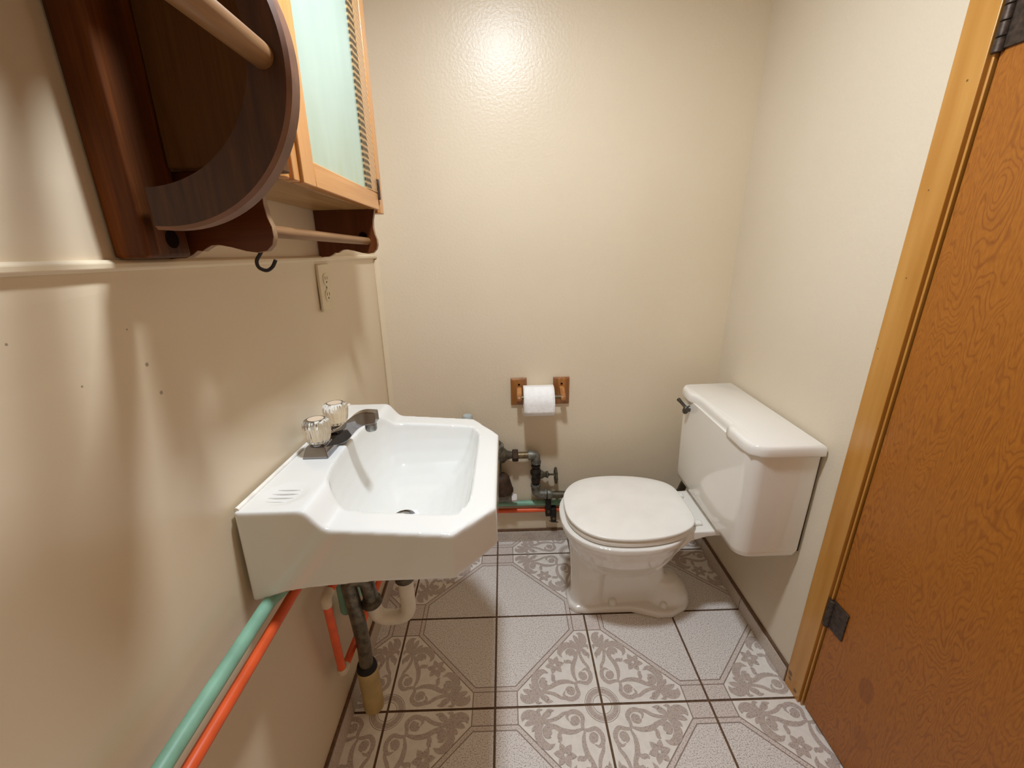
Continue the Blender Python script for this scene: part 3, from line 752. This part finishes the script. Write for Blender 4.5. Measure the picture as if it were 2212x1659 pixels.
def plate(name, z0, z1, grow, mat, rnd):
    b = BM(); R = []
    for g_, z in ((grow-rnd, z0), (grow-rnd*.3, z0+rnd*.3), (grow, z0+rnd), (grow, z1-rnd), (grow-rnd*.3, z1-rnd*.3), (grow-rnd, z1), (grow-rnd-.03, z1+.0015), (grow-.09, z1+.0018)):
        R.append([TL(x, y, z) for x, y in seat_outline(g_)])
    loft(b, R); return obj(name, b, mat, toilet, autosmooth=60)
plate('seat', .380, .3960, -.001, 'seat', .003); plate('seat_lid', .3995, .4105, .001, 'seat', .0035)
for dy in (-.075, .075):
    b = BM(); box(b, *[1.016-.85, 1.050-.85], dy-.010, dy+.010, .379, .3885); obj('seat_hinge', b, 'seat', toilet, bevel=.003)
def rrect(x0, x1, y0, y1, z, rf, rb, n=6):
    out = []
    for (cx, cy_, r, a0) in ((x1-rb, y0+rb, rb, -PI/2), (x1-rb, y1-rb, rb, 0), (x0+rf, y1-rf, rf, PI/2), (x0+rf, y0+rf, rf, PI)):
        for k in range(n+1):
            a = a0+PI/2*k/n; out.append(TL(cx+r*math.cos(a), cy_+r*math.sin(a), z))
    return out
b = BM()
loft(b, [rrect(1.100, 1.222, -.556, -.164, .3935, .03, .012), rrect(1.078, 1.232, -.576, -.144, .397, .034, .016), rrect(1.066, 1.237, -.586, -.133, .406, .038, .018), rrect(1.062, 1.2385, -.589, -.130, .424, .040, .014),
         rrect(1.058, 1.2385, -.590, -.129, .60, .040, .012), rrect(1.056, 1.2385, -.590, -.129, .724, .040, .012)])
obj('tank', b, 'toilet', toilet, autosmooth=50)
lo = [(1.239, -.598), (1.239, -.118), (1.085, -.118), (1.062, -.126), (1.050, -.150), (1.0475, -.205), (1.050, -.222), (1.060, -.238), (1.0625, -.26), (1.0625, -.452), (1.0625, -.456), (1.0505, -.462), (1.0495, -.48), (1.0495, -.545), (1.056, -.578), (1.078, -.594), (1.10, -.598)]
def lid_ring(gr, z):
    c = Vector((1.15, -.358)); out = []
    n = len(lo)
    for i in range(n):
        a, p, q = Vector(lo[i-1]), Vector(lo[i]), Vector(lo[(i+1) % n])
        t = ((p-a).normalized()+(q-p).normalized()).normalized(); nn = Vector((t.y, -t.x))
        if nn.dot(p-c) < 0: nn = -nn
        out.append(TL(p.x+nn.x*gr, p.y+nn.y*gr, z))
    return out
b = BM(); loft(b, [lid_ring(-.004, .7215), lid_ring(-.001, .7225), lid_ring(0, .726), lid_ring(-.0015, .742), lid_ring(-.0035, .748), lid_ring(-.008, .7515), lid_ring(-.011, .7525)])
obj('tank_lid', b, 'toilet', toilet, autosmooth=60)
b = BM(); lathe(b, TL(1.064, -.207, .694), (-1, 0, 0), [(0, .013), (.006, .013), (.010, .009), (.018, .008)], 16)
tube(b, [TL(1.046, -.214, .694), TL(1.046, -.19, .697), TL(1.043, -.168, .702), TL(1.040, -.152, .706)], [.008, .0055, .0055, .007], 12)
lathe(b, TL(1.045, -.209, .697), (-.25, -.1, -1), [(-.006, .006), (0, .0095), (.010, .0105), (.018, .007), (.021, .002)], 14)
obj('flush_lever', b, 'pewter', toilet, autosmooth=50)
b = BM(); box(b, 1.2383-.85, 1.2448-.85, -.5765-CYT, -.15-CYT, .412, .735); obj('tank_back_bracket', b, 'black', toilet)

# ================================================================ TOILET PAPER HOLDER AND ROLL
hold = tag(empty('toilet_paper_holder', (.565, 0, .696)), 'honey oak toilet paper holder with two plates and brass rod on the back wall', 'toilet paper holder')
HO = (.565, 0, .696)
def plate_arm(xc, lean):
    b = BM(); h, wd = .0535, .0305
    def rc(k, y): return [(xc-HO[0]-wd+k, y, -h+k), (xc-HO[0]+wd-k, y, -h+k), (xc-HO[0]+wd-k, y, h-k), (xc-HO[0]-wd+k, y, h-k)]
    loft(b, [rc(0, -.0005), rc(0, -.009), rc(.006, -.013)]); p = obj('wall_plate', b, 'oak_dark', hold, bevel=.0008)
    b = BM(); x = xc-HO[0]+.001
    prism(b, [(-.012, .020), (-.012, -.004), (-.050, -.020), (-.066, -.020), (-.070, -.013), (-.068, -.003), (-.045, .010), (-.022, .022)], 0, x-.0095+lean, x+.0095+lean)
    obj('holder_arm', b, 'oak', p, bevel=.003)
    b = BM(); lathe(b, (x, -.0125, .030), (0, -1, 0), [(0, .0042), (.0012, .004)], 12); obj('plate_screw', b, 'hole', p)
plate_arm(.4853, 0); plate_arm(.6465, 0)
b = BM(); cyl(b, (.490-HO[0], -.0595, -.005), (.642-HO[0], -.0595, -.005), .0075, 16); obj('roller_rod', b, 'brass', hold, autosmooth=40)
roll = tag(empty('toilet_paper_roll', (.556, -.0615, .6795)), 'white roll of toilet paper hanging on the wooden holder', 'toilet paper')
b = BM(); r_ = .057; wdt = .0555
n = 48
ro = [[(sx*wdt, r_*math.cos(2*PI*i/n), r_*math.sin(2*PI*i/n)) for i in range(n)] for sx in (-1, -.9, 0, .9, 1)]
ri_ = [[(sx*wdt, .020*math.cos(2*PI*i/n), .020*math.sin(2*PI*i/n)) for i in range(n)] for sx in (1, -1)]
loft(b, ro+ri_+[ro[0]], cap=False); bmesh.ops.remove_doubles(b, verts=b.verts[:], dist=1e-5); obj('paper_roll', b, 'tissue', roll, autosmooth=50)
b = BM()      # loose sheet over the front
path = [(-.0578*math.sin(a), .0578*math.cos(a)) for a in [i*PI/2/10 for i in range(11)]]+[(-.0582, -.010), (-.0586, -.020), (-.0582, -.032)]
random.seed(3)
rows = [[(-wdt+2*wdt*k/8, y+.0006*math.sin(k*1.7+i), z) for k in range(9)] for i, (y, z) in enumerate(path)]
V = [[b.verts.new(p) for p in r] for r in rows]
for r0, r1 in zip(V, V[1:]):
    for k in range(8): b.faces.new((r0[k], r0[k+1], r1[k+1], r1[k]))
o = obj('loose_sheet', b, 'tissue', roll, smooth=True); md = o.modifiers.new('s', 'SOLIDIFY'); md.thickness = .0008
b = BM(); lathe(b, (-.054, 0, 0), (1, 0, 0), [(0, .0205), (.108, .0205), (.108, .0185), (0, .0185)], 24); obj('cardboard_core', b, 'edge', roll, autosmooth=50)

# ================================================================ OUTLET
out = tag(empty('wall_outlet', (0, -.4585, 1.153)), 'ivory duplex wall outlet on the left wall under the cabinet bracket', 'outlet')
out.rotation_euler = (-.045, 0, 0)
b = BM(); box(b, -.001, .0055, -.0355, .0355, -.0555, .0555); obj('cover_plate', b, 'outlet', out, bevel=.002)
for dz in (.019, -.019):
    b = BM(); pts = []
    for i in range(24):
        a = 2*PI*i/24; pts.append((max(-.0145, min(.0145, .0175*math.cos(a))), dz+.0145*math.sin(a)))
    prism(b, pts, 0, .005, .0075); s_ = obj('socket', b, 'outlet', out, bevel=.0008)
    b = BM(); box(b, .0070, .0078, -.0075, -.0055, dz, dz+.008); box(b, .0070, .0078, .0050, .0070, dz, dz+.007); lathe(b, (.0070, 0, dz-.006), (1, 0, 0), [(0, .0026), (.0008, .0026)], 12)
    obj('socket_slots', b, 'slot', s_)
b = BM(); lathe(b, (.0055, 0, 0), (1, 0, 0), [(0, .0032), (.0015, .0025)], 14); obj('cover_screw', b, 'chrome_dull', out)

# ================================================================ MEDICINE CABINET (whole unit sags slightly towards the corner)
CO = (0, -.70, 1.30); TILT = -.052
cab = tag(empty('medicine_cabinet', CO), 'honey pine medicine cabinet with hazy mirror door and towel bar on the left wall', 'cabinet')
cab.rotation_euler = (TILT, 0, 0)
H1 = .62
b = BM(); box(b, .002, .128, -.208, .300, .041, H1); obj('cabinet_body', b, 'pine_under', cab, bevel=.002)
b = BM(); box(b, .0415, .163, -.2625, -.2085, .041, H1); obj('side_panel', b, 'olive', cab, bevel=.002)
b = BM()     # face frame: moulded near stile and far stile
box(b, .128, .146, -.162, -.141, .041, H1); lathe(b, (.131, -.176, .041), (0, 0, 1), [(0, .014), (H1-.041, .014)], 16); box(b, .120, .134, -.205, -.160, .041, H1)
obj('near_stile', b, 'pine', cab, bevel=.002)
b = BM(); box(b, .128, .1495, .270, .3035, .034, H1); obj('far_stile', b, 'pine', cab, bevel=.002)
cdoor = empty('cabinet_door', (.132, 0, 0)); cdoor.parent = cab
def cd(name, x0, x1, s0, s1, h0, h1, mat, bev=.0015, parent=cdoor):
    b = BM(); box(b, x0-.132, x1-.132, s0, s1, h0, h1); return obj(name, b, mat, parent, bevel=bev)
cd('door_stile', .132, .150, -.139, -.094, .0405, H1, 'pine'); cd('door_rail', .132, .150, -.094, .262, .0405, .077, 'pine_h')
cd('door_stile', .132, .150, .217, .264, .0775, H1, 'light_ripple')
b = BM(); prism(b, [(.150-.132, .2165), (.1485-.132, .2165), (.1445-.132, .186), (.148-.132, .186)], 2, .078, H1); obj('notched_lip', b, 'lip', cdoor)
mir = cd('mirror', .134, .1455, -.094, .2165, .077, H1, 'mirror', .0003)
cd('cabinet_hinge', .1485, .1545, .263, .271, .064, .108, 'hinge', .001, cdoor)
brk = [(.002, .041), (.1435, .041), (.1420, .034), (.1375, .018), (.1365, .002), (.1385, -.014), (.1425, -.026), (.1425, -.038), (.139, -.048), (.131, -.0555), (.118, -.0575), (.104, -.0555), (.085, -.0500), (.070, -.0470), (.060, -.0475), (.052, -.0515), (.047, -.0545), (.041, -.0535), (.034, -.0585), (.024, -.0625), (.002, -.0630)]
for s, mt in ((-.234, 'stain_red'), (.247, 'stain')):
    b = BM(); prism(b, brk, 1, s-.006, s+.006, 0, 1); obj('scroll_bracket', b, [mt, 'edge'], cab, bevel=.001)
b = BM(); cyl(b, (.119, -.229, -.029), (.119, .242, -.029), .0085, 20); obj('towel_bar', b, 'dowel', cab, autosmooth=40)
b = BM(); lathe(b, (.111, .240, -.018), (0, -1, 0), [(0, .0095), (.0012, .0095)], 18); obj('bar_socket', b, 'hole', cab)
b = BM()
hk = catmull([(.122, -.232, -.052), (.116, -.232, -.060), (.110, -.231, -.068), (.111, -.230, -.0765), (.120, -.229, -.0805), (.128, -.228, -.076), (.134, -.228, -.067)], 5)
tube(b, hk, .0024, 10); obj('cup_hook', b, 'iron', cab, autosmooth=50)

# ---- wooden towel rack fixed beside the cabinet
RK = (0, -1.0, 1.33)
rack = tag(empty('towel_rack', RK), 'dark walnut towel rack with half-round end and peg beside the mirrored cabinet', 'towel rack')
rack.rotation_euler = (TILT*.7, 0, 0)
b = BM(); box(b, .001, .0405, -.023, .049, -.0765, .62); obj('rack_post', b, 'stain_post', rack, bevel=.005, seg=3)
b = BM(); lathe(b, (.0400, .020, -.055), (1, 0, 0), [(0, .0105), (.0012, .0105), (.002, .006)], 20); obj('rack_screw', b, 'hole', rack)
b = BM(); box(b, .001, .150, -.27, .050, .285, .303); obj('rack_shade_board', b, 'stain_post', rack, bevel=.002)  # unseen board added above the view to shade the upper left wall
# half-round end with an off-centre opening
b = BM()
def circ(cx, cz, r, a0, a1, n): return [(cx+r*math.cos(a0+(a1-a0)*i/n), cz+r*math.sin(a0+(a1-a0)*i/n)) for i in range(n+1)]
oc = (.0707, 1.442-RK[2], .1589); ic = (.0533, 1.4638-RK[2], .1367)
xl = .055
a_o = math.acos((xl-oc[0])/oc[2]); a_i = math.acos((xl-ic[0])/ic[2])
# outer arc symmetric about the centre height; inner arc stops at the same left edge, mirrored above
outer = circ(oc[0], oc[1], oc[2], -a_o, a_o, 56); inner = circ(ic[0], ic[1], ic[2], -a_i, a_i, 56)
topz = outer[-1][1]
N = len(outer)
def ringrow(dy_o, k=0.0):
    return None
yb, yf = .0, -.022
fo_ = [b.verts.new((x-(x-oc[0])/oc[2]*.004, yf, z-(z-oc[1])/oc[2]*.004)) for x, z in outer]; fm = [b.verts.new((x, yf+.004, z)) for x, z in outer]; fb = [b.verts.new((x, yb, z)) for x, z in outer]
inn = [(x, min(z, topz-.03)) for x, z in inner]
gi = [b.verts.new((x, yf, z)) for x, z in inn]; gb = [b.verts.new((x, yb, z)) for x, z in inn]
for i in range(N-1):
    for A_, B_, mi in ((fo_, fm, 1), (fm, fb, 1), (gi, fo_, 0), (gb, gi, 0), (fb, gb, 0)):
        b.faces.new((A_[i], A_[i+1], B_[i+1], B_[i])).material_index = mi
for i in (0, N-1): b.faces.new((fo_[i], fm[i], fb[i], gb[i], gi[i])).material_index = 0
ring = obj('half_round_end', b, ['ring', 'ring_edge'], rack, autosmooth=35)
b = BM(); lathe(b, (.2035, -.0215, 1.4455-RK[2]), (0, -1, 0), [(-.004, .012), (0, .0122), (.195, .0122), (.20, .010)], 24); obj('peg', b, 'dowel', rack, autosmooth=40)
